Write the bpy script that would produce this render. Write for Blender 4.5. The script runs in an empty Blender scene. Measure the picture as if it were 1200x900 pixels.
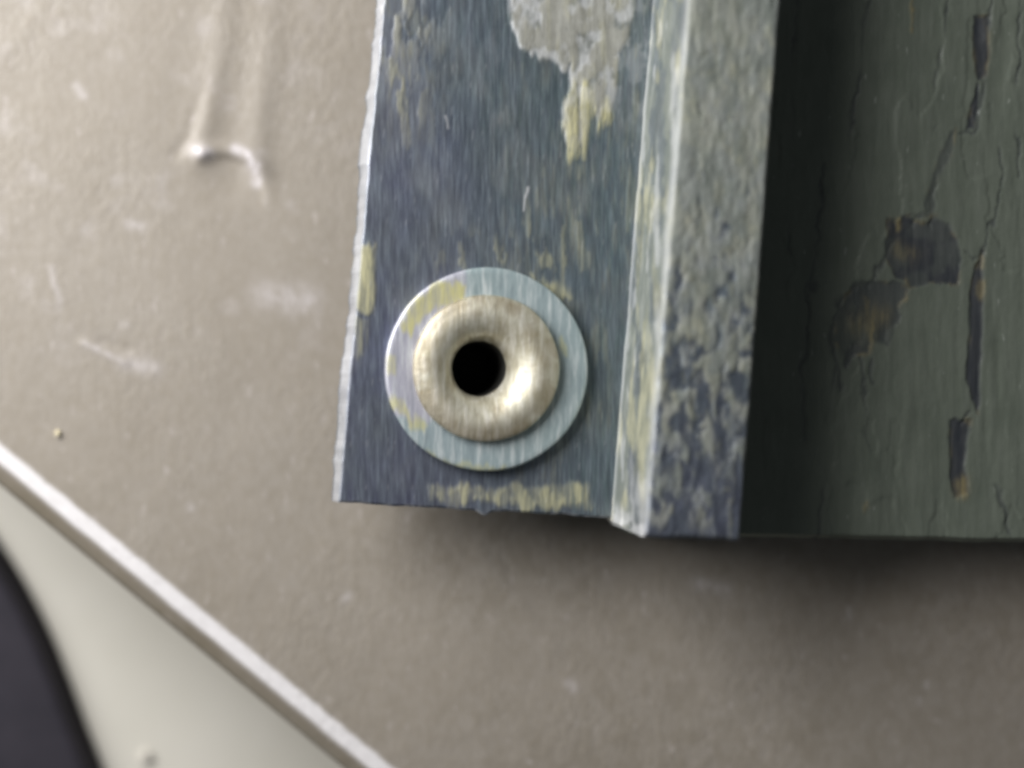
import bpy, math
import numpy as np

# ------------------------------------------------------------------ units
MM = 0.001            # everything is laid out in millimetres, built at real size
D, ZF = 90.0, 6.0
ZT = 0.0              # level of the plastic panel     # camera height above the flange plane, flange plane height
PX0, PY0, PPM = 300.0, 450.0, 20.0

def P(px, py, z):
    """survey grid: 20 units to the millimetre on the flange plane -> mm"""
    s = (D - (z - ZF)) / D / PPM
    return (px - PX0) * s, -(py - PY0) * s, z + 0 * px

scene = bpy.context.scene
# ------------------------------------------------------------------ camera
cd = bpy.data.cameras.new('camera')
cam = bpy.data.objects.new('camera', cd)
scene.collection.objects.link(cam)
cam.location = (0, 0, (ZF + D) * MM)
cd.sensor_width = 36.0
cd.lens = 36.0 * D / 60.0
cd.shift_x = 0.25
cd.clip_start = 0.002
cd.clip_end = 20
cd.dof.use_dof = True
cd.dof.focus_distance = (D - 1.0) * MM
cd.dof.aperture_fstop = 11
scene.camera = cam
# ------------------------------------------------------------------ light
w = bpy.data.worlds.new('World'); scene.world = w; w.use_nodes = True
bg = w.node_tree.nodes['Background']
bg.inputs[0].default_value = (0.90, 0.95, 1.0, 1); bg.inputs[1].default_value = 0.060
ld = bpy.data.lights.new('window_light', 'AREA'); ld.shape = 'RECTANGLE'
ld.size = 0.095; ld.size_y = 0.080; ld.energy = 0.290; ld.color = (1.0, 0.985, 0.965)
lo = bpy.data.objects.new('window_light', ld); scene.collection.objects.link(lo)
lo.location = (-0.076, 0.057, 0.071)
import mathutils
lo.rotation_euler = (mathutils.Vector((0.005, 0.005, 0)) - lo.location).to_track_quat('-Z', 'Y').to_euler()
# ------------------------------------------------------------------ colour
scene.view_settings.view_transform = 'Standard'
scene.view_settings.look = 'None'
scene.view_settings.exposure = 0.0
scene.view_settings.gamma = 1.0
scene.view_settings.use_curve_mapping = False
scene.render.engine = 'CYCLES'
scene.cycles.filter_width = 3.3

# ------------------------------------------------------------------ noise
def _h(ix, iy, seed):
    n = (ix.astype(np.int64) * 374761393 + iy.astype(np.int64) * 668265263 + seed * 1442695041) & 0xffffffff
    n = ((n ^ (n >> 13)) * 1274126177) & 0xffffffff
    n = ((n ^ (n >> 16)) * 2246822519) & 0xffffffff
    return ((n ^ (n >> 15)) & 0xffffff) / float(0xffffff)

def vn(x, y, seed=0):
    x = np.asarray(x, float); y = np.asarray(y, float)
    x, y = np.broadcast_arrays(x, y)
    ix = np.floor(x); iy = np.floor(y); fx = x - ix; fy = y - iy
    fx = fx*fx*(3-2*fx); fy = fy*fy*(3-2*fy)
    a = _h(ix, iy, seed); b = _h(ix+1, iy, seed); c = _h(ix, iy+1, seed); d = _h(ix+1, iy+1, seed)
    return (a*(1-fx)+b*fx)*(1-fy) + (c*(1-fx)+d*fx)*fy

def fbm(x, y, seed=0, o=4):
    t = 0; a = 1.0; s = 0
    for k in range(o):
        t = t + a*vn(np.asarray(x)*2**k, np.asarray(y)*2**k, seed+k*17); s += a; a *= 0.5
    return t/s

def sm(a, b, x):
    t = np.clip((x-a)/(b-a), 0, 1); return t*t*(3-2*t)

def seg(x, y, pts):
    """distance to a polyline"""
    best = np.full(np.shape(x), 1e9)
    for (x0, y0), (x1, y1) in zip(pts[:-1], pts[1:]):
        dx, dy = x1-x0, y1-y0
        t = np.clip(((x-x0)*dx+(y-y0)*dy)/(dx*dx+dy*dy), 0, 1)
        best = np.minimum(best, np.hypot(x-x0-t*dx, y-y0-t*dy))
    return best

def poly(x, y, pts):
    """signed distance to a polygon, negative inside"""
    d = seg(x, y, pts + [pts[0]])
    ins = np.zeros(np.shape(x), bool)
    for (x0, y0), (x1, y1) in zip(pts, pts[1:] + [pts[0]]):
        if y0 == y1: continue
        c = ((y0 > y) != (y1 > y)) & (x < (x1-x0)*(y-y0)/(y1-y0)+x0)
        ins ^= c
    return np.where(ins, -d, d)

# ------------------------------------------------------------------ mesh helpers
def link(o, parent=None):
    scene.collection.objects.link(o)
    if parent is not None:
        o.parent = parent
    return o

def mesh_from(name, V, F, mat, parent=None, attrs=None, origin=(0, 0, 0), smooth=True):
    V = (np.asarray(V, float) - np.asarray(origin, float)) * MM
    F = [np.asarray(f, np.int32) for f in F]          # list of (n,k) arrays
    me = bpy.data.meshes.new(name)
    nl = sum(f.size for f in F); npol = sum(len(f) for f in F)
    me.vertices.add(len(V)); me.vertices.foreach_set('co', V.astype(np.float32).ravel())
    me.loops.add(nl); me.loops.foreach_set('vertex_index', np.concatenate([f.ravel() for f in F]))
    me.polygons.add(npol)
    tot = np.concatenate([np.full(len(f), f.shape[1], np.int32) for f in F])
    me.polygons.foreach_set('loop_start', np.concatenate([[0], np.cumsum(tot)[:-1]]).astype(np.int32))
    me.polygons.foreach_set('loop_total', tot)
    me.polygons.foreach_set('use_smooth', np.full(npol, smooth))
    me.update(calc_edges=True); me.validate()
    if attrs:
        for k, a in attrs.items():
            at = me.attributes.new(k, 'FLOAT_COLOR', 'POINT')
            at.data.foreach_set('color', a.astype(np.float32).ravel())
    me.materials.append(mat)
    o = bpy.data.objects.new(name, me)
    return link(o, parent)

def sheet(name, X, Y, Z, zb, mat, parent=None, A=None, hole=None, origin=(0, 0, 0)):
    """solid with a finely shaped top grid (rows x cols), vertical sides and a flat underside"""
    n, m = X.shape
    V = np.stack([X, Y, Z], -1).reshape(-1, 3)
    idx = np.arange(n*m).reshape(n, m)
    q = np.stack([idx[:-1, :-1], idx[:-1, 1:], idx[1:, 1:], idx[1:, :-1]], -1).reshape(-1, 4)
    # make the top face up
    a, b, c = V[q[0, 0]], V[q[0, 1]], V[q[0, 3]]
    flip = np.cross(b-a, c-a)[2] < 0
    if hole is not None:
        q = q[~hole.reshape(-1)[q].any(1)]
    ring = np.concatenate([idx[0, :-1], idx[:-1, -1], idx[-1, :0:-1], idx[:0:-1, 0]])
    t2 = V[ring].copy(); b2 = t2.copy(); b2[:, 2] = zb
    k = len(V); r = len(ring); nx = np.roll(np.arange(r), -1)
    sk = np.stack([k+np.arange(r), k+r+np.arange(r), k+r+nx, k+nx], -1)
    L = V[idx[:, 0]].copy(); R = V[idx[:, -1]].copy(); L[:, 2] = zb; R[:, 2] = zb
    kb = k+2*r
    bt = np.stack([kb+np.arange(n-1), kb+1+np.arange(n-1), kb+n+1+np.arange(n-1), kb+n+np.arange(n-1)], -1)
    Lw = np.zeros((0, 3))
    if hole is not None:                     # underside keeps the hole
        bt = q[:, ::-1] + kb + 2*n
        Lw = V.copy(); Lw[:, 2] = zb
    VV = np.concatenate([V, t2, b2, L, R, Lw])
    FF = np.concatenate([q, sk, bt])
    if flip: FF = FF[:, ::-1]
    attrs = None
    if A is not None:
        B = A.reshape(-1, 4)
        ex = np.zeros((2*r+2*n+len(Lw), 4)); ex[:r] = B[ring]; ex[r:2*r] = B[ring]; ex[:, 3] = 1
        attrs = {'wear': np.concatenate([B, ex])}
    return mesh_from(name, VV, [FF], mat, parent, attrs, origin)

def lathe(name, cx, cy, prof, mat, parent=None, nseg=160, origin=(0, 0, 0), wob=0.0, seed=1, wear=None, lean=0.0, ztop=0.0):
    th = np.linspace(0, 2*np.pi, nseg, endpoint=False)
    prof = np.asarray(prof, float); m = len(prof)
    rad = prof[:, 0][:, None] * (1 + wob*(fbm(th*1.5+7, prof[:, 0][:, None]*0.6+seed, seed)-0.5))
    # keep the seam closed
    f = 0.5+0.5*np.cos(th); rad = prof[:, 0][:, None] + (rad-prof[:, 0][:, None])*(1-f**8)
    X = cx + (lean*np.clip(ztop-prof[:, 1], 0, 1.6)*(prof[:, 0] < 3.0))[:, None] + rad*np.cos(th); Y = cy + rad*np.sin(th); Z = np.repeat(prof[:, 1][:, None], nseg, 1)
    V = np.stack([X, Y, Z], -1).reshape(-1, 3)
    i = np.arange(m*nseg).reshape(m, nseg); j = np.roll(i, -1, 1)
    F = np.stack([i[:-1], i[1:], j[1:], j[:-1]], -1).reshape(-1, 4)
    at = None
    if wear:
        at = {'wear': wear(V[:, 0]*PPM+PX0, PY0-V[:, 1]*PPM)}
    return mesh_from(name, V, [F], mat, parent, at, origin)

# ------------------------------------------------------------------ material helpers
class NT:
    def __init__(s, name):
        s.m = bpy.data.materials.new(name); s.m.use_nodes = True
        s.t = s.m.node_tree; s.b = s.t.nodes['Principled BSDF']
        tc = s.t.nodes.new('ShaderNodeTexCoord'); mp = s.t.nodes.new('ShaderNodeMapping')
        mp.inputs['Scale'].default_value = (1000, 1000, 1000)          # millimetres
        s.t.links.new(tc.outputs['Object'], mp.inputs[0]); s.co = mp.outputs[0]
    def put(s, sock, v):
        if hasattr(v, 'is_output'): s.t.links.new(v, sock)
        else: sock.default_value = v
    def noise(s, scale, detail=4, rough=0.55, stretch=None, dist=0.0, seed=0.0):
        co = s.co
        if stretch or seed:
            mp = s.t.nodes.new('ShaderNodeMapping'); mp.inputs['Scale'].default_value = stretch or (1, 1, 1)
            mp.inputs['Location'].default_value = (seed, seed*0.7, seed*1.3)
            s.t.links.new(co, mp.inputs[0]); co = mp.outputs[0]
        n = s.t.nodes.new('ShaderNodeTexNoise'); s.t.links.new(co, n.inputs['Vector'])
        n.inputs['Scale'].default_value = scale; n.inputs['Detail'].default_value = detail
        n.inputs['Roughness'].default_value = rough; n.inputs['Distortion'].default_value = dist
        return n.outputs['Fac']
    def ramp(s, fac, stops):
        r = s.t.nodes.new('ShaderNodeValToRGB'); s.put(r.inputs[0], fac)
        e = r.color_ramp.elements
        while len(e) < len(stops): e.new(0.5)
        for el, (p, c) in zip(e, stops):
            el.position = p; el.color = (c, c, c, 1) if not isinstance(c, tuple) else (*c, 1)
        return r.outputs[0]
    def mix(s, fac, a, b, mode='MIX'):
        n = s.t.nodes.new('ShaderNodeMix'); n.data_type = 'RGBA'; n.blend_type = mode
        s.put(n.inputs[0], fac)
        for k, v in ((6, a), (7, b)):
            s.put(n.inputs[k], (*v, 1) if isinstance(v, tuple) and len(v) == 3 else v)
        return n.outputs[2]
    def math(s, op, a, b=0.0, clamp=False):
        n = s.t.nodes.new('ShaderNodeMath'); n.operation = op; n.use_clamp = clamp
        s.put(n.inputs[0], a); s.put(n.inputs[1], b); return n.outputs[0]
    def wear(s):
        a = s.t.nodes.new('ShaderNodeAttribute'); a.attribute_name = 'wear'
        p = s.t.nodes.new('ShaderNodeSeparateColor'); s.t.links.new(a.outputs['Color'], p.inputs[0])
        s.alpha = a.outputs['Alpha']; return p.outputs[0], p.outputs[1], p.outputs[2]
    def bump(s, *hs):
        prev = None
        for h, dist in hs:                      # dist in mm
            b = s.t.nodes.new('ShaderNodeBump'); b.inputs['Strength'].default_value = 1
            b.inputs['Distance'].default_value = dist*MM; s.put(b.inputs['Height'], h)
            if prev is not None: s.t.links.new(prev, b.inputs['Normal'])
            prev = b.outputs[0]
        s.t.links.new(prev, s.b.inputs['Normal'])
    def out(s, color=None, rough=None, metal=None, spec=None):
        for k, v in (('Base Color', color), ('Roughness', rough), ('Metallic', metal), ('Specular IOR Level', spec)):
            if v is not None: s.put(s.b.inputs[k], (*v, 1) if isinstance(v, tuple) and len(v) == 3 else v)
        return s.m

def mat_plastic():
    n = NT('moulded_grey_plastic'); W, scuff_glint, brown_tone = n.wear()
    big = n.noise(0.09, 6, 0.68)
    fine = n.noise(2.0, 5, 0.62, stretch=(1.0, 0.62, 1.0))
    speck = n.noise(1.7, 3, 0.6, stretch=(1.0, 0.45, 1.0), seed=9.0)
    c = n.mix(n.ramp(big, [(0.3, 0.0), (0.7, 1.0)]), (0.345, 0.307, 0.262), (0.385, 0.350, 0.310))
    c = n.mix(n.ramp(fine, [(0.35, 0.0), (0.7, 0.45)]), c, (0.268, 0.230, 0.178))
    c = n.mix(n.ramp(speck, [(0.63, 0.0), (0.74, 0.5)]), c, (0.56, 0.51, 0.49))
    c = n.mix(brown_tone, c, (0.232, 0.200, 0.150))
    c = n.mix(n.math('MULTIPLY', scuff_glint, n.ramp(n.noise(3.0, 3, 0.6, stretch=(1, .5, 1), seed=3), [(0.3, 0.25), (0.6, 1.0)])), c, (0.72, 0.68, 0.70))
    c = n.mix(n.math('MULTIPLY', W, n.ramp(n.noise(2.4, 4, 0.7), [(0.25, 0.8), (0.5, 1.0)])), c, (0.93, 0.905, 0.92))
    n.bump((n.math('MULTIPLY', fine, n.ramp(n.noise(0.10, 3, 0.6, seed=14), [(0.42, 0.20), (0.60, 1.0)])), 0.075), (n.noise(0.9, 3, 0.5, stretch=(1, 0.6, 1)), 0.02))
    return n.out(c, n.ramp(fine, [(0.3, 0.42), (0.7, 0.56)]), 0.0, 0.5)

def mat_bare(name, paint_a, paint_b, light=0.0, yl=((0.27, 0.255, 0.12), (0.60, 0.57, 0.35))):
    """worn steel: paint left over (R), yellow primer (G), bright worn metal and painted edge highlights (B)"""
    n = NT(name); paint, prim, bright = n.wear()
    st = n.noise(3.4, 5, 0.65, stretch=(1.0, 0.10, 0.4), dist=0.1)
    st2 = n.noise(9.0, 3, 0.6, stretch=(1.0, 0.06, 0.4), seed=5)
    cl = n.noise(0.34, 5, 0.65, stretch=(1.0, 0.55, 1.0), seed=2.0)
    k = 1.12 + light
    base = n.mix(n.alpha, (0.140*k, 0.150*k, 0.226*k), (0.108*k, 0.158*k, 0.176*k))
    base = n.mix(n.ramp(cl, [(0.35, 0.0), (0.65, 0.5)]), base, (0.15*k, 0.175*k, 0.16*k))
    base = n.mix(n.ramp(st, [(0.36, 0.0), (0.72, 0.6)]), base, (0.248*k, 0.295*k, 0.345*k))
    base = n.mix(n.ramp(st2, [(0.40, 0.5), (0.62, 0.0)]), base, (0.055, 0.06, 0.09))
    pc = n.mix(n.ramp(n.noise(1.1, 5, 0.65, stretch=(1, .5, 1), seed=4), [(0.35, 0.0), (0.68, 1.0)]), paint_a, paint_b)
    pc = n.mix(n.ramp(st, [(0.45, 0.0), (0.75, 0.4)]), pc, (0.55, 0.56, 0.52))
    c = n.mix(paint, base, pc)
    yc = n.mix(n.ramp(st, [(0.3, 0.0), (0.7, 1.0)]), yl[0], yl[1])
    c = n.mix(n.math('MULTIPLY', prim, n.ramp(st, [(0.34, 0.35), (0.58, 1.0)])), c, yc)
    c = n.mix(bright, c, (0.82, 0.83, 0.86))
    nonmetal = n.math('MAXIMUM', paint, prim, True)
    metal = n.math('SUBTRACT', 0.55, n.math('MULTIPLY', nonmetal, 0.55), True)
    rough = n.math('ADD', n.ramp(st, [(0.3, 0.36), (0.7, 0.50)]), n.math('MULTIPLY', nonmetal, 0.12))
    n.bump((st, 0.030), (st2, 0.012))
    return n.out(c, rough, metal, 0.5)

def mat_body():
    n = NT('olive_paint'); chip, edge, gloss = n.wear()
    st = n.noise(2.6, 5, 0.65, stretch=(1.0, 0.12, 0.4), dist=0.2)
    cl = n.noise(0.35, 5, 0.6)
    c = n.mix(n.ramp(cl, [(0.3, 0.0), (0.7, 1.0)]), (0.142, 0.166, 0.134), (0.176, 0.200, 0.164))
    c = n.mix(n.ramp(st, [(0.45, 0.0), (0.75, 0.30)]), c, (0.235, 0.260, 0.225))
    c = n.mix(n.ramp(n.noise(3.3, 2, .5, stretch=(1, .3, 1), seed=6), [(0.70, 0.0), (0.76, 0.8)]), c, (0.34, 0.37, 0.33))
    bare = n.mix(n.ramp(st, [(0.35, 0.0), (0.7, 1.0)]), (0.042, 0.048, 0.058), (0.090, 0.096, 0.102))
    c = n.mix(chip, c, bare)
    c = n.mix(n.math('MULTIPLY', edge, n.ramp(st, [(0.4, 0.25), (0.6, 1.0)])), c, (0.31, 0.26, 0.13))
    n.bump((st, 0.035), (cl, 0.10))
    return n.out(c, n.ramp(st, [(0.3, 0.36), (0.7, 0.52)]), 0.0, 0.5)

def mat_washer():
    n = NT('zinc_washer'); yel, teal, _b = n.wear()
    st = n.noise(3.2, 5, 0.65, stretch=(1.0, 0.11, 0.4), dist=0.1)
    cl = n.noise(0.20, 3, 0.6, seed=11)
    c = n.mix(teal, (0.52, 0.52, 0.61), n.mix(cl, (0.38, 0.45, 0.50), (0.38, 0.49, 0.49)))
    c = n.mix(n.ramp(st, [(0.48, 0.0), (0.72, 0.8)]), c, (0.80, 0.85, 0.86))
    c = n.mix(n.ramp(st, [(0.28, 0.6), (0.46, 0.0)]), c, (0.22, 0.27, 0.31))
    y = n.noise(0.42, 4, 0.6, stretch=(1, .8, 1), seed=21.5)
    c = n.mix(n.math('MULTIPLY', yel, n.ramp(st, [(0.3, 0.4), (0.55, 1.0)])), c, (0.68, 0.65, 0.30))
    n.bump((st, 0.03), (n.noise(0.9, 3), 0.03))
    return n.out(c, n.ramp(st, [(0.3, 0.34), (0.7, 0.46)]), 0.35, 0.5)

def mat_eyelet():
    n = NT('worn_brass_plated_steel'); stain, _g, _b = n.wear()
    st = n.noise(3.4, 5, 0.65, stretch=(1.0, 0.13, 0.4), dist=0.1)
    cl = n.noise(0.45, 4, 0.6, seed=3)
    c = n.mix(n.ramp(cl, [(0.38, 0.0), (0.62, 1.0)]), (0.52, 0.48, 0.355), (0.67, 0.65, 0.54))
    c = n.mix(n.ramp(st, [(0.45, 0.0), (0.70, 0.85)]), c, (0.86, 0.84, 0.77))
    c = n.mix(n.ramp(st, [(0.28, 0.55), (0.42, 0.0)]), c, (0.27, 0.215, 0.14))
    c = n.mix(n.math('MULTIPLY', stain, 0.42), c, (0.32, 0.24, 0.14))
    n.bump((st, 0.03), (n.noise(1.1, 3), 0.04))
    return n.out(c, n.ramp(st, [(0.3, 0.46), (0.7, 0.58)]), 0.6, 0.5)

def mat_simple(name, a, b, scale, rough, bump=0.03):
    n = NT(name); f = n.noise(scale, 5, 0.6)
    n.bump((f, bump))
    return n.out(n.mix(n.ramp(f, [(0.3, 0.0), (0.7, 1.0)]), a, b), rough, 0.0, 0.5)

M_PLASTIC = mat_plastic()
M_FLANGE = mat_bare('worn_steel_flange', (0.20, 0.20, 0.175), (0.33, 0.33, 0.305))
M_RIB = mat_bare('worn_painted_rib', (0.175, 0.195, 0.172), (0.225, 0.246, 0.215), -0.08, ((0.30, 0.29, 0.17), (0.58, 0.56, 0.38)))
M_BODY = mat_body()
M_WASHER = mat_washer()
M_EYELET = mat_eyelet()
M_LOWER = mat_simple('pale_surface', (0.68, 0.655, 0.585), (0.72, 0.695, 0.63), 0.15, 0.6)
M_BLACK = mat_simple('black_rubber', (0.020, 0.018, 0.027), (0.032, 0.028, 0.040), 0.4, 0.75)
M_BORE = mat_simple('bore_shade', (0.010, 0.010, 0.010), (0.03, 0.028, 0.024), 0.8, 0.7)  # shade inside the hole put into a near-black colour
M_CRUMB = mat_simple('pale_crumb', (0.62, 0.52, 0.25), (0.80, 0.76, 0.70), 1.5, 0.6)
M_CRUMB2 = mat_simple('white_crumb', (0.60, 0.57, 0.52), (0.70, 0.66, 0.60), 1.5, 0.6)

def tag(o, label=None, cat=None, group=None, kind=None):
    if label: o['label'] = label
    if cat: o['category'] = cat
    if group: o['group'] = group
    if kind: o['kind'] = kind
    return o

# ------------------------------------------------------------------ the surface underneath
# moulded grey plastic panel, its straight edge running from upper left to lower right
E0 = np.array([0.0, 574.0]); EA = math.atan2(375, 455)
ex, ey = math.cos(EA), math.sin(EA)
s_ax = np.concatenate([np.linspace(-2600, -480, 30)[:-1], np.arange(-480, 1320, 3.0), np.linspace(1320, 3000, 25)])
FIL = 54.0           # rounded edge
th = np.linspace(0, 1, 30)
t_ax = np.concatenate([th*FIL, np.arange(FIL+2, 1330, 3.0), np.linspace(1335, 3200, 25)])
S, T = np.meshgrid(s_ax, t_ax)
QX = E0[0] + S*ex + T*ey
QY = E0[1] + S*ey - T*ex
Z = np.zeros_like(S)
Z += np.interp(T, [0, 5, 20, 24, 41, 47, 53], [-1.45, -1.0, -0.45, -0.28, -0.04, 0.0, 0.0])   # rounded lip
Z += 0.035*np.exp(-((T-FIL-6)/16)**2)                        # slight raised bead
# gentle moulding undulation
Z += 0.22*(fbm(QX/260+3, QY/260, 5, 3)-0.5) + 0.05*(fbm(QX/60, QY/90, 9, 3)-0.5)
# moulded ridges that run down from the top and end at a round boss
def ridge(pts, wd, amp, fade=None):
    d = seg(QX, QY, pts); h = amp*np.exp(-(d/wd)**2)
    return h if fade is None else h*fade
fy = sm(-60, 150, QY)
Z += ridge([(268, -60), (256, 60), (236, 165), (233, 178)], 18, 0.20, 0.25+0.75*fy)
Z += ridge([(320, -60), (314, 60), (302, 150), (300, 178), (303, 205), (304, 232)], 18, 0.17, (0.25+0.75*fy)*(1-sm(195, 240, QY)))
Z -= ridge([(250, 60), (222, 160), (208, 180)], 8, 0.09, sm(40, 150, QY))
dc = np.hypot((QX-260)/1.02, QY-232)
up = sm(252, 205, QY)*sm(225, 285, QX)
Z -= 0.22*sm(54, 44, dc)*up*(1-0.5*sm(200, 300, QY))
Z += 0.17*np.exp(-((dc-57)/9.0)**2)*sm(215, 185, QY)*sm(222, 240, QX)
Z += 0.16*np.exp(-(np.hypot(QX-236, QY-180)/9)**2)
# faint arcs and dents
Z += ridge([(186, 212), (150, 232), (95, 262), (66, 296), (60, 325), (68, 352)], 8, 0.012)
Z += ridge([(-10, 68), (20, 48), (44, 16)], 12, 0.03)
Z += ridge([(98, 402), (120, 412), (146, 426)], 5, 0.09)
Z -= ridge([(120, 400), (150, 410)], 6, 0.07)
Z += ridge([(560, 640), (600, 700), (650, 760)], 9, 0.04)
# masks: white edge highlight, scuffs with painted glints, brown mottling
W = sm(45, 38, T + 3*(fbm(S/9, T/9, 3, 3)-0.5)) * sm(19, 25, T + 2*(fbm(S/30, T/20, 4, 2)-0.5))  # highlight along the whitened lip, painted into the colour
sc = np.zeros_like(S)
for pts, wd in [([(98, 402), (120, 412), (146, 426)], 4), ([(146, 424), (180, 432)], 9), ([(310, 345), (360, 350)], 16),
                ([(60, 312), (62, 330), (70, 352)], 3), ([(150, 262), (166, 266)], 6), ([(88, 100), (98, 112)], 5),
                ([(820, 684), (848, 690)], 8), ([(402, 704), (408, 697)], 4), ([(145, 380), (147, 381)], 4),
                ([(222, 592), (223, 596)], 4), ([(666, 800), (672, 806)], 6), ([(994, 712), (995, 724)], 2.5), ([(1086, 800), (1085, 806)], 2.5),
                ([(1078, 818), (1077, 824)], 2.5), ([(620, 892), (622, 893)], 2.0)]:
    d = seg(QX, QY, pts)
    sc = np.maximum(sc, np.exp(-(d/wd)**2)*0.42)
for pts, wd in [([(229, 176), (242, 181)], 7.5), ([(276, 175), (290, 182), (299, 196), (301, 214)], 6)]:
    sc = np.maximum(sc, 1.0*np.exp(-(seg(QX, QY, pts)/wd)**2))  # glints on the ridge tips and lip, painted white
sc += 0.18*sm(0.60, 0.80, fbm(QX/34+9, QY/30, 31, 4))*sm(520, 300, QY)*sm(480, 330, QX)
dr = 0.6*sm(20, 15, T) + 0.28*sm(0.40, 0.66, fbm(QX/14+4, QY/18, 41, 5))*(0.25+0.75*sm(0.35, 0.6, fbm(QX/160, QY/130, 43, 3)))*sm(300, 640, QY)  # brown band at the edge foot, brown mottling towards the bottom
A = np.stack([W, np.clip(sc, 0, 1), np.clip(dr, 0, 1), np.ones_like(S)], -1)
x, y, z = P(QX, QY, ZT)
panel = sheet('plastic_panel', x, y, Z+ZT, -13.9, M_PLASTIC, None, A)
tag(panel, 'grey beige moulded plastic panel with a whitened diagonal edge, its highlight painted in', kind='structure')

# pale surface lying below the panel
g = np.concatenate([np.linspace(-9000, -1500, 12)[:-1], np.linspace(-1500, 2700, 90), np.linspace(2700, 9000, 12)[1:]])
GX, GY = np.meshgrid(g, g)
x, y, z = P(GX, GY, -14.0)
low = sheet('lower_surface', x, y, -14 + 0.4*(fbm(GX/300, GY/300, 71, 3)-0.5), -17.0, M_LOWER)
tag(low, 'pale grey surface below the plastic panel', kind='structure')
# ------------------------------------------------------------------ dark rounded thing, lower left
def black_grip():
    zt = -11.5
    out = [(-420, 330), (-250, 400), (-120, 500), (-40, 585), (0, 640), (32, 692), (60, 748), (84, 808), (104, 862),
           (121, 905), (138, 960), (150, 1040), (148, 1130), (120, 1230), (40, 1330), (-120, 1400), (-330, 1400), (-480, 1300), (-560, 1100), (-580, 800), (-540, 480)]
    p = np.array(out, float) + np.array([-14.0, 6.0])
    # smooth closed curve (Catmull-Rom)
    pts = []
    n = len(p)
    for i in range(n):
        a, b, c, d = p[i-1], p[i], p[(i+1) % n], p[(i+2) % n]
        for u in np.linspace(0, 1, 8, endpoint=False):
            pts.append(0.5*((2*b)+(-a+c)*u+(2*a-5*b+4*c-d)*u*u+(-a+3*b-3*c+d)*u**3))
    p = np.array(pts); x, y, _ = P(p[:, 0], p[:, 1], zt)
    c = np.array([x.mean(), y.mean()])
    base = np.stack([x, y], -1)
    V = []; R = 0.9
    rings = [(-0.6, -13.9), (0.0, -13.6)] + [(0.0, zt-R)] + [(R*(1-math.cos(a)), zt-R+R*math.sin(a)) for a in np.linspace(0.15, math.pi/2, 9)] + [(R+1.5, zt+0.22), (R+3.5, zt+0.42), (R+6, zt+0.6)]
    # inward normals
    tg = np.roll(base, -1, 0)-np.roll(base, 1, 0); nn = np.stack([tg[:, 1], -tg[:, 0]], -1); nn /= np.linalg.norm(nn, axis=1)[:, None]
    if ((c-base)*nn).sum() < 0: nn = -nn
    for ins, zz in rings:
        q = base + nn*ins
        V.append(np.column_stack([q, np.full(len(q), zz)]))
    m = len(base); V.append(np.array([[c[0], c[1], zt+1.4]])); k = len(rings)
    i = np.arange(k*m).reshape(k, m); j = np.roll(i, -1, 1)
    F = np.stack([i[:-1], j[:-1], j[1:], i[1:]], -1).reshape(-1, 4)
    T3 = np.stack([i[-1], j[-1], np.full(m, k*m)], -1)
    B = i[0][::-1][None, :]
    o = mesh_from('black_grip', np.concatenate(V), [F, T3, B], M_BLACK, None, None, (c[0], c[1], -14.0))
    o.location = (c[0]*MM, c[1]*MM, -13.9*MM)
    return tag(o, 'black rubbery rounded object cut off at the lower left corner', 'grip')
black_grip()

# ------------------------------------------------------------------ the painted metal case with its bracket
cx, cy, _ = P(1150.0, 200.0, 0.0)
case = bpy.data.objects.new('metal_case', None); link(case)
ORG = (cx, cy, 0.0); case.location = (cx*MM, cy*MM, 0); case.empty_display_size = 0.005
tag(case, 'worn olive painted metal case with riveted steel flange and raised rib', 'metal case')

def axis(lo, dense0, dense1, step, coarse=14):
    return np.concatenate([np.linspace(lo, dense0, coarse)[:-1], np.arange(dense0, dense1, step), [dense1]])

RVX, RVY = 568.0, 433.0
# ---- flange plate
v_ax = axis(-1700, -650, -4, 1.6)
v_ax = np.concatenate([v_ax, [-3, -2.2, -1.4, -0.7, 0.0]])
u_ax = np.concatenate([np.linspace(0, 14, 12)[:-1], np.arange(14, 380, 1.6)])
U, Vv = np.meshgrid(u_ax, v_ax)
yend0 = 589.0
xin = lambda yy: 449.0 - 0.0885*yy                 # inner line of the bright left edge
yy = Vv + yend0
nzl = 2.6*(fbm(Vv/16, 0*Vv+2, 12, 4)-0.5) + 1.6*(vn(Vv/70, 0*Vv, 13)-0.5) + 3.0*sm(-60, -5, Vv)*0
PXf = xin(yy) + np.where(U < 12.5, (U-12.5)*0.68, U-12.5) + np.where(U < 14, (1-U/14.0), 0)*nzl*1.6 + sm(18, 12, U)*nzl*0.6
slant = 0.056*(PXf-398)
endn = (3.0*(fbm(PXf/22, 0*PXf+5, 15, 3)-0.5) + 1.0*np.exp(-((PXf-568)/7)**2)*6)*sm(-40, 0, Vv)
PYf = yy + slant + endn
Zf = np.full_like(U, ZF)
ch = np.clip((14-U)/14, 0, 1)
Zf -= 1.05*ch**1.35
Zf -= 0.10*sm(-3.5, 0, Vv)**2
Zf += 0.10*(fbm(PXf/120, PYf/160, 22, 3)-0.5)
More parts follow.
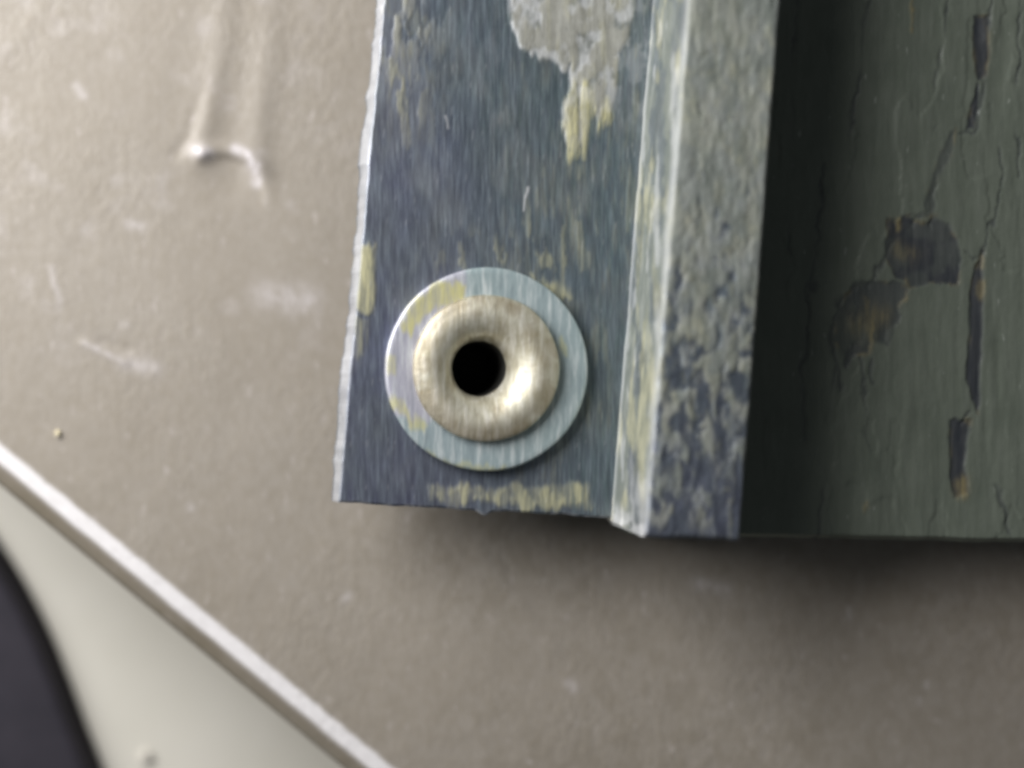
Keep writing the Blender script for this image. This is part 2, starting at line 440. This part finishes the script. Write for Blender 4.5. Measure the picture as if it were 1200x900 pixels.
# masks in the plane
def stretchn(px, py, a, b, s, o=4): return fbm(px/a, py/b, s, o)
wx = PXf + 14*(fbm(PXf/14, PYf/34, 51, 4)-0.5); wy = PYf + 26*(fbm(PXf/15, PYf/50, 52, 4)-0.5) + 10*(fbm(PXf/4, PYf/60, 53, 2)-0.5)
paint = sm(5, -3, poly(wx, wy, [(596, -500), (597, 0), (603, 32), (617, 58), (645, 70), (668, 80), (700, 72), (735, 52), (742, -20), (745, -500)]))
paint = np.maximum(paint, sm(4, -3, poly(wx, wy, [(668, 70), (690, 60), (726, 60), (722, 110), (708, 146), (694, 120), (688, 160), (676, 182), (666, 172), (664, 130)])))
strk = sm(0.40, 0.56, stretchn(PXf, PYf, 4.5, 60, 101, 3))
prim = (0.12+0.88*strk)*sm(6, -6, poly(wx, wy, [(664, 110), (676, 92), (690, 96), (700, 128), (712, 110), (716, 140), (702, 152), (690, 160), (680, 192), (666, 190)]))
prim = np.maximum(prim, 0.7*strk*sm(4, -2, seg(wx, wy, [(664, 150), (676, 188)])-5))
paint *= 0.62+0.38*sm(0.34, 0.56, stretchn(PXf, PYf, 14, 22, 103))
prim = np.maximum(prim, 0.9*sm(5, -4, poly(wx, wy, [(422, 288), (438, 286), (439, 330), (432, 366), (420, 364), (417, 330)])))
prim = np.maximum(prim, 0.45*sm(5, -4, poly(wx, wy, [(418, 372), (430, 374), (424, 420), (414, 420)])))
prim = np.maximum(prim, 0.75*sm(6, -4, poly(wx, wy, [(508, 570), (560, 573), (640, 566), (690, 568), (692, 592), (640, 596), (580, 588), (510, 590)]))*(0.45+0.55*sm(0.36, 0.56, stretchn(PXf, PYf, 9, 26, 61))))
prim = np.maximum(prim, 0.7*sm(8, -4, poly(wx, wy, [(626, 326), (652, 330), (666, 352), (650, 350)])))
prim = np.maximum(prim, 0.55*sm(0.58, 0.72, stretchn(PXf, PYf, 10, 34, 63))*np.exp(-((PXf-650)/45)**2-((PYf-285)/60)**2))
prim = np.maximum(prim, 0.45*sm(0.56, 0.70, stretchn(PXf, PYf, 10, 30, 64))*np.exp(-((PXf-575)/60)**2-((PYf-300)/26)**2))
prim = np.maximum(prim, 0.45*sm(0.55, 0.70, stretchn(PXf, PYf, 9, 40, 65))*np.exp(-((PXf-470)/30)**2-((PYf-110)/70)**2))
prim = np.maximum(prim, 0.35*sm(0.55, 0.70, stretchn(PXf, PYf, 9, 40, 67))*np.exp(-((PXf-690)/40)**2-((PYf-230)/70)**2))
paint = np.maximum(paint, 0.8*sm(0.46, 0.60, stretchn(PXf, PYf, 16, 40, 66))*sm(560, 450, PXf)*sm(150, 0, PYf))
paint = np.maximum(paint, 0.15*sm(0.45, 0.70, stretchn(PXf, PYf, 40, 70, 68)))
prim = np.maximum(prim, 0.20*sm(0.50, 0.68, stretchn(PXf, PYf, 6, 40, 97))*sm(0.42, 0.6, fbm(PXf/70, PYf/90, 98, 3))*sm(540, 660, PXf))
prim = np.maximum(prim, 0.18*sm(0.50, 0.68, stretchn(PXf, PYf, 8, 30, 99))*sm(570, 480, PXf)*sm(230, 60, PYf))
bright = 0.75*sm(2.5, 0.3, seg(wx, PYf, [(619, 220), (618, 246)])) + 0.5*sm(2.5, 0, seg(wx, PYf, [(524, 136), (526, 150)]))
edge = sm(15, 10, U)*sm(-0.5, 3.0, U)
bright = np.maximum(bright, edge*(0.50+0.14*sm(0.3, 0.6, stretchn(PXf, PYf, 7, 14, 70))))  # highlight on the left edge painted in as pale colour
bright = np.maximum(bright, 0.15*sm(0.80, 0.90, stretchn(PXf, PYf, 2.6, 26, 71, 2)))
bright = np.maximum(bright, 0.35*sm(-4, -1, Vv)*sm(0.4, 0.6, stretchn(PXf, PYf, 8, 8, 72)))
prim = prim*(1-edge*0.8)
bright = np.maximum(bright, 0.40*np.clip(4*paint*(1-paint), 0, 1)*sm(0.35, 0.6, fbm(PXf/12, PYf/18, 95, 3))*sm(200, 60, PYf)*sm(560, 600, PXf))  # highlight on the raised paint rim, painted pale
Zf += 0.07*np.clip(paint, 0, 1)*sm(260, 120, PYf) + 0.05*prim + 0.012*(stretchn(PXf, PYf, 5, 60, 80)-0.5)
rr = np.hypot(PXf-RVX, PYf-RVY)
A = np.stack([np.clip(paint, 0, 1), np.clip(prim, 0, 1), np.clip(bright, 0, 1), np.clip(sm(450, 690, PXf - 0.22*(PYf-300)) + 0.5*(fbm(PXf/40, PYf/110, 90, 3)-0.5), 0, 1)], -1)
x, y, _ = P(PXf, PYf, ZF)
sheet('flange', x, y, Zf, ZF-1.2, M_FLANGE, case, A, hole=(rr < 62), origin=ORG)

# ---- raised rib: near wall, crest, far wall
ZR, ZBODY = 12.5, 4.9
v_ax2 = np.concatenate([axis(-1700, -690, -5, 1.6), [-4, -3.1, -2.3, -1.6, -1.0, -0.5, 0.0]])
nw = 34; nt = 72
ca = np.linspace(0, 1, nw)
def rib_cols():
    cols = []          # (line, fraction, z)
    for a in ca: cols.append(('w', a))
    for b in np.linspace(0, 1, nt)[1:]: cols.append(('t', b))
    return cols
cols = rib_cols(); nC = len(cols)
Vr = np.repeat(v_ax2[:, None], nC, 1)
isw = np.array([c[0] == 'w' for c in cols]); fr = np.array([c[1] for c in cols])
# reference-plane lines (x of: foot of near wall, crest start, far edge)
k = (D-(ZR-ZF))/D
toref = lambda px: PX0 + (px-PX0)*k
foot = lambda yy: 767.5 - 0.0812*yy
cres = lambda yy: toref(809.0) - 0.0812*yy*1.0
far = lambda yy: toref(917.0) - 0.0745*yy
yend = 611.0 + 5.0*np.where(isw, sm(0.0, 1.0, fr), 1.0)[None, :] + 4.0*np.where(isw, 0, fr)[None, :]
endn2 = (4.0*(fbm(fr*5+isw*3, fr*0+1, 33, 3)-0.5))[None, :]*sm(-50, 0, Vr)
YR = yend + Vr + endn2
f2 = np.repeat(fr[None, :], len(v_ax2), 0); w2 = np.repeat(isw[None, :], len(v_ax2), 0)
wob = 2.2*(fbm(Vr/40, Vr*0+3, 36, 3)-0.5)
wob2 = 2.0*(fbm(Vr/55, Vr*0+8, 37, 3)-0.5)
XR = np.where(w2, foot(YR)+wob*(1-f2)+(cres(YR)-foot(YR))*f2 + wob2*f2, cres(YR)+wob2*(1-f2)+(far(YR)-cres(YR))*f2 + f2*1.2*(fbm(Vr/30, Vr*0, 38, 3)-0.5))
ZRr = np.where(w2, ZF-0.12+(ZR-ZF+0.12)*f2, ZR)
# rounded crest and far edge
ZRr -= np.where(w2, 0.0, 0.16*np.exp(-f2*45)) + np.where(w2, 0.25*np.exp(-(1-f2)*26), 0)
ZRr -= np.where(w2, 0.0, 0.22*sm(0.97, 1.0, f2)**2)
ZRr -= 0.16*sm(-4.5, 0, Vr)**2
# a worn, rounded foot where the near wall meets the plate
XR -= np.where(w2, 3.0*np.exp(-f2*14), 0)
XR += np.where(w2, 3.0*sm(-26, 0, Vr)*(1-f2)*fbm(f2*7, Vr/9, 44, 3), 0)
# mask domain: image-like unrolled coords
UX = np.where(w2, 760+45*f2, 805+110*f2) - 0.08*YR; UYr = YR
wx = UX + 14*(fbm(UX/13, UYr/28, 151, 4)-0.5); wy = UYr + 30*(fbm(UX/12, UYr/40, 152, 4)-0.5)
topv = sm(0, 1, (UYr+60)/640)                    # 0 at top, 1 at the end
pn = fbm(wx/9, wy/16, 161, 5)
paint_t = 0.85*sm(-0.12+0.52*topv, 0.18+0.60*topv, pn)
paint_t *= sm(2, 70, 636-UYr)**0.7
paint_w = 0.45+0.45*sm(0.38, 0.52, fbm(wx/8, wy/60, 163, 4))
paint = np.where(w2, paint_w, paint_t)
edge_p = np.clip(paint*(1-paint)*4, 0, 1)
prim = np.where(w2, 0.55*sm(0.50, 0.66, fbm(UX/8, UYr/50, 171, 4)), 0.75*edge_p*sm(0.42, 0.6, fbm(UX/20, UYr/30, 172, 3)) + 0.5*sm(0.66, 0.74, fbm(UX/9, UYr/16, 174, 3))*sm(620, 480, UYr))
crest = np.where(w2, sm(0.86, 0.97, f2), sm(0.045, 0.015, f2))
footm = np.where(w2, sm(0.10, 0.03, f2), 0)
bright = 0.30*crest*(0.55+0.45*sm(0.3, 0.55, fbm(UX/9, UYr/40, 181, 3))) + 0.35*footm*(0.5+0.5*sm(0.3, 0.55, fbm(UX/9, UYr/60, 182, 3)))  # crest and foot highlights painted into the colour
bright = np.maximum(bright, np.where(w2, 0.30*sm(0.58, 0.72, fbm(UX/6, UYr/44, 183, 4)) + 0.5*sm(-30, -4, Vr)*sm(0.3, 0.55, fbm(UX/9, UYr/12, 184, 3)), 0.12*edge_p*sm(0.45, 0.65, fbm(UX/10, UYr/20, 185, 3))))
bright = np.maximum(bright, np.where(w2, 0, 0.25*sm(0.96, 0.99, f2)))
# flaked paint stands proud; blisters
ZRr += np.where(w2, 0, 0.06*paint + 0.13*(fbm(wx/9, wy/15, 191, 5)-0.5)*sm(0.02, 0.1, f2)*sm(1.0, 0.93, f2))
XR += np.where(w2, -0.9*paint*np.sin(np.pi*f2), 0)
A = np.stack([np.clip(paint, 0, 1), np.clip(prim*np.where(w2, 1.1, 0.4), 0, 1), np.clip(bright, 0, 1), np.clip(0.5*sm(640, 300, UYr)+0.5*(fbm(UX/20, UYr/40, 199, 3)-0.3), 0, 1)], -1)
x, y, _ = P(XR, YR, ZF)
sheet('raised_rib', x, y, ZRr, ZBODY-0.3, M_RIB, case, A, origin=ORG)

# ---- olive body panel
u_ax = np.concatenate([np.arange(742, 1330, 1.7), np.linspace(1332, 3600, 30)])
v_ax3 = np.concatenate([axis(-2500, -690, -8, 1.7, 20), np.linspace(-7.5, 0, 10)])
UB, VB = np.meshgrid(u_ax, v_ax3)
XB = UB - 0.075*VB*0
YB = 630.0 + VB + 0.020*(UB-870) + 2.0*(fbm(UB/30, UB*0, 203, 3)-0.5)*sm(-40, 0, VB)
ZB = np.full_like(UB, ZBODY)
ZB -= 0.45*sm(-8, 0, VB)**2
ZB += 0.25*(fbm(UB/140, YB/260, 205, 3)-0.5)
wx = XB + 20*(fbm(XB/16, YB/24, 211, 5)-0.5); wy = YB + 24*(fbm(XB/12, YB/30, 212, 5)-0.5)
chips = [
 [(1140, 20), (1158, 18), (1160, 55), (1156, 92), (1146, 94), (1140, 55)],
 [(1146, 96), (1150, 98), (1143, 148), (1133, 150), (1136, 125)],
 [(1112, 152), (1121, 154), (1112, 182), (1100, 205), (1096, 232), (1084, 252), (1082, 244), (1092, 210), (1098, 180)],
 [(1034, 262), (1060, 252), (1100, 256), (1122, 270), (1128, 300), (1114, 332), (1080, 342), (1062, 352), (1056, 330), (1038, 300)],
 [(985, 345), (1012, 330), (1050, 328), (1062, 345), (1062, 380), (1050, 404), (1022, 410), (1016, 428), (984, 430), (972, 400), (974, 368)],
 [(1149, 300), (1154, 306), (1152, 360), (1151, 440), (1147, 486), (1138, 470), (1132, 444), (1134, 392), (1135, 350), (1140, 330)],
 [(1114, 490), (1138, 492), (1136, 530), (1132, 548), (1136, 578), (1118, 584), (1112, 560)],
 [(1148, 292), (1154, 296), (1152, 318), (1147, 316)],
]
bx = XB + 34*(fbm(XB/30, YB/34, 213, 5)-0.5); by = YB + 40*(fbm(XB/26, YB/40, 214, 5)-0.5)
sx = XB + 9*(fbm(XB/12, YB/26, 215, 4)-0.5); sy = YB + 12*(fbm(XB/10, YB/30, 216, 4)-0.5)
chip = np.zeros_like(UB); ed = np.zeros_like(UB)
for i, c in enumerate(chips):
    d = poly(bx, by, c) if i in (3, 4) else poly(sx, sy, c)
    chip = np.maximum(chip, sm(2.6, -3.0, d)*(1.0 if i not in (2, 3, 4) else 0.5 if i == 2 else (0.75 if i == 3 else 0.45)+0.25*sm(0.38, 0.58, fbm(XB/22, YB/30, 250+i, 4))))
    ed = np.maximum(ed, np.exp(-((d+1.0)/2.4)**2)*sm(-0.4, 0.9, (fbm(XB/14, YB/22, 220+i, 3)-0.55)*5)*0.5)
# yellow primer left inside some chips
for pts, wd, a in [([(1056, 290), (1070, 300)], 9, 0.4), ([(1127, 566), (1128, 580)], 7, 0.8), ([(1010, 380), (1030, 370)], 14, 0.5),
                   ([(1016, 352), (1018, 400)], 3, 0.7), ([(1147, 330), (1146, 345)], 4, 0.7), ([(1048, 258), (1050, 270)], 4, 0.8),
                   ([(1072, 4), (1064, 34)], 2.2, 0.9), ([(1014, 590), (1015, 598)], 2.5, 0.7)]:
    ed = np.maximum(ed, a*np.exp(-(seg(wx, wy, pts)/wd)**2))
cracks = [([(1152, 90), (1144, 150), (1118, 156), (1100, 200), (1088, 250), (1064, 262), (1040, 300), (1018, 330), (985, 350), (975, 400), (984, 440), (975, 500)], 2.2), ([(1128, 300), (1150, 300)], 1.5), ([(1136, 484), (1126, 494)], 1.6), ([(1160, 20), (1166, -30)], 1.5), ([(1023, -20), (1012, 60), (1002, 130), (992, 170), (986, 185), (990, 160)], 2.0),
          ([(1000, 175), (994, 205), (982, 260)], 1.6), ([(1110, -20), (1098, 90), (1094, 160), (1092, 205)], 1.3),
          ([(962, 190), (958, 280), (944, 380), (940, 470), (944, 520), (962, 545), (970, 562), (962, 600), (956, 632)], 1.8),
          ([(1172, 570), (1174, 596), (1182, 622)], 2.0), ([(1006, 410), (1012, 460), (1014, 520)], 1.5), ([(978, 430), (972, 500)], 1.5),
          ([(1160, 120), (1176, 200), (1166, 250), (1150, 300)], 1.2), ([(1084, 250), (1092, 230), (1094, 262)], 2.0),
          ([(1198, -20), (1190, 120), (1196, 210)], 1.2), ([(935, -20), (930, 140), (926, 300)], 1.6), ([(1022, 425), (1018, 440), (1020, 452)], 2)]
crk = np.zeros_like(UB)
ly = np.zeros_like(UB)
for pts, wd in cracks:
    d = seg(wx, wy, pts)
    crk = np.maximum(crk, np.exp(-(d/(wd*1.2))**2)*sm(0.30, 0.58, fbm(XB/30, YB/60, 260, 3)))
    ly = np.maximum(ly, np.exp(-((d)/9.0)**2))
ZB += -0.085*sm(0.2, 0.9, chip) - 0.06*crk + 0.012*ly*(1-crk) + 0.04*np.clip(ed, 0, 1)*(1-chip)
ZB += 0.05*(fbm(XB/7, YB/50, 231, 4)-0.5) + 0.10*(fbm(XB/30, YB/120, 233, 3)-0.5)
# paint film steps
lay = fbm(wx/60, wy/170, 241, 3); ZB += 0.05*sm(0.49, 0.52, lay)
A = np.stack([np.clip(np.maximum(chip, 0.6*crk), 0, 1), np.clip(ed, 0, 1), crk, np.ones_like(UB)], -1)
x, y, _ = P(XB, YB, ZBODY)
sheet('body', x, y, ZB, 1.1, M_BODY, case, A, origin=ORG)
# recessed foot the case stands on
def foot_block():
    x0, y0, _ = P(860.0, 520.0, 0); x1, y1, _ = P(3300.0, -1900.0, 0)
    xs = np.linspace(x0, x1, 24); ys = np.linspace(y0, y1, 24)
    X, Y = np.meshgrid(xs, ys)
    return sheet('base', X, Y, np.full_like(X, 1.3), ZT+0.12, M_BODY, case, None, origin=ORG)
foot_block()

# ---- rivet: washer and rolled eyelet
rx, ry, _ = P(RVX, RVY, ZF)
rx = float(rx); ry = float(ry)
rivet = bpy.data.objects.new('rivet', None); link(rivet, case); rivet.empty_display_size = 0.003
rivet.location = ((rx-ORG[0])*MM, (ry-ORG[1])*MM, ZF*MM)
RO = (rx, ry, ZF)
def arc(cx, cz, r, a0, a1, n, sx=1.0):
    return [(cx+sx*r*math.cos(a), cz+r*math.sin(a)) for a in np.linspace(math.radians(a0), math.radians(a1), n)]
wt = ZF+0.74
prof = [(3.3, ZF-0.05), (5.86, ZF-0.05), (5.90, ZF+0.1)] + arc(5.72, wt-0.20, 0.20, 0, 90, 9) + [(5.5, wt+0.01), (5.0, wt+0.02), (4.5, wt+0.0), (4.1, wt-0.03), (3.3, wt-0.05)]
def washer_wear(px, py):
    wx = px + 16*(fbm(px/9, py/24, 301, 4)-0.5); wy = py + 22*(fbm(px/8, py/34, 302, 4)-0.5)
    y_ = 0.9*sm(5, -3, poly(wx, wy, [(470, 384), (484, 352), (508, 334), (541, 330), (540, 350), (510, 356), (492, 376), (478, 392)]))
    y_ = np.maximum(y_, 0.7*sm(5, -3, seg(wx, wy, [(456, 468), (470, 484), (496, 500)])-4))
    y_ = np.maximum(y_, 0.5*sm(5, -3, seg(wx, wy, [(500, 532), (540, 548), (590, 550)])-3))
    y_ = np.maximum(y_, 0.6*sm(5, -3, seg(wx, wy, [(456, 420), (457, 440)])-3))
    y_ = np.maximum(y_, 0.7*sm(4, -3, seg(wx, wy, [(655, 395), (660, 415)])-2))
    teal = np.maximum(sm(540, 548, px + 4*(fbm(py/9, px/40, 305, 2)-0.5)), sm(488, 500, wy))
    return np.stack([y_, teal, 0*y_, 0*y_+1], -1)
# finer rings across the flat face
flat = [(r_, wt + 0.02 - 0.05*((5.0-r_)/1.7)**2*(r_ < 5.0)) for r_ in np.linspace(5.6, 3.4, 60)]
prof = prof[:3] + arc(5.72, wt-0.20, 0.20, 0, 90, 9) + flat
lathe('washer', rx, ry, prof, M_WASHER, rivet, 480, RO, wob=0.02, seed=4, wear=washer_wear)
def eyelet_wear(px, py):
    dx, dy = px-RVX+2, py-RVY; rr_ = np.hypot(dx, dy); an = np.arctan2(dy, -dx)
    m_ = sm(56, 80, rr_ + 14*(fbm(px/12, py/16, 311, 4)-0.5))*sm(0.40, 0.55, fbm(px/26, py/26, 312, 3) + 0.16*np.cos(an-0.6))
    m_ = np.maximum(m_, 0.6*sm(0.60, 0.70, fbm(px/9, py/16, 313, 3)))
    return np.stack([m_, 0*m_, 0*m_, 0*m_+1], -1)
et = wt+0.78
prof = [(3.9, wt-0.02), (4.14, wt+0.08)] + arc(3.95, wt+0.30, 0.33, -50, 55, 12) + \
       [(3.9, et-0.16), (3.65, et-0.07), (3.4, et-0.015), (3.15, et), (2.9, et-0.03), (2.6, et-0.12), (2.34, et-0.26), (2.10, et-0.44), (1.92, et-0.65), (1.78, et-0.9), (1.68, et-1.2), (1.62, et-1.6)]
lathe('eyelet', rx-0.10, ry+0.06, prof, M_EYELET, rivet, 240, RO, wob=0.05, seed=8, wear=eyelet_wear, lean=-0.16, ztop=et)
lathe('bore', rx-0.10, ry+0.06, [(1.635, et-1.52), (1.60, et-1.8), (1.57, et-2.6), (1.55, et-4.0), (1.52, 0.5), (1.2, 0.4), (0.02, 0.4)], M_BORE, rivet, 120, RO, lean=-0.16, ztop=et)
# outer shank under the plate
prof = [(2.9, ZF-0.1), (2.7, ZF-1.3), (2.5, 0.8), (2.3, 0.25), (0.02, 0.25)]
lathe('shank', rx, ry, prof, M_EYELET, rivet, 60, RO)

# ------------------------------------------------------------------ crumbs
def crumb(px, py, z, r, mat, seed, label):
    x, y, _ = P(float(px), float(py), z)
    nu, nv = 14, 9
    th = np.linspace(0, 2*np.pi, nu, endpoint=False); ph = np.linspace(0.06, np.pi-0.06, nv)
    TH, PH = np.meshgrid(th, ph)
    d = r*(0.75+0.6*fbm(np.cos(TH)*1.3+5, np.sin(TH)*1.3+PH, seed, 3))
    V = np.stack([d*np.sin(PH)*np.cos(TH)*0.8, d*np.sin(PH)*np.sin(TH), d*0.6*np.cos(PH)], -1).reshape(-1, 3)
    i = np.arange(nu*nv).reshape(nv, nu); j = np.roll(i, -1, 1)
    F = np.stack([i[:-1], i[1:], j[1:], j[:-1]], -1).reshape(-1, 4)
    o = mesh_from('crumb', V, [F, i[0][None, :], i[-1][None, ::-1]], mat, None)
    o.location = (x*MM, y*MM, (z+r*0.45)*MM)
    return tag(o, label, 'crumb', 'stray crumbs')
crumb(68, 508, ZT, 0.22, M_CRUMB, 3, 'tiny yellowish crumb on the plastic panel beside its white edge')
crumb(171, 886, -14.0, 0.5, M_CRUMB2, 5, 'pale blurred crumb on the lower surface near the black object')
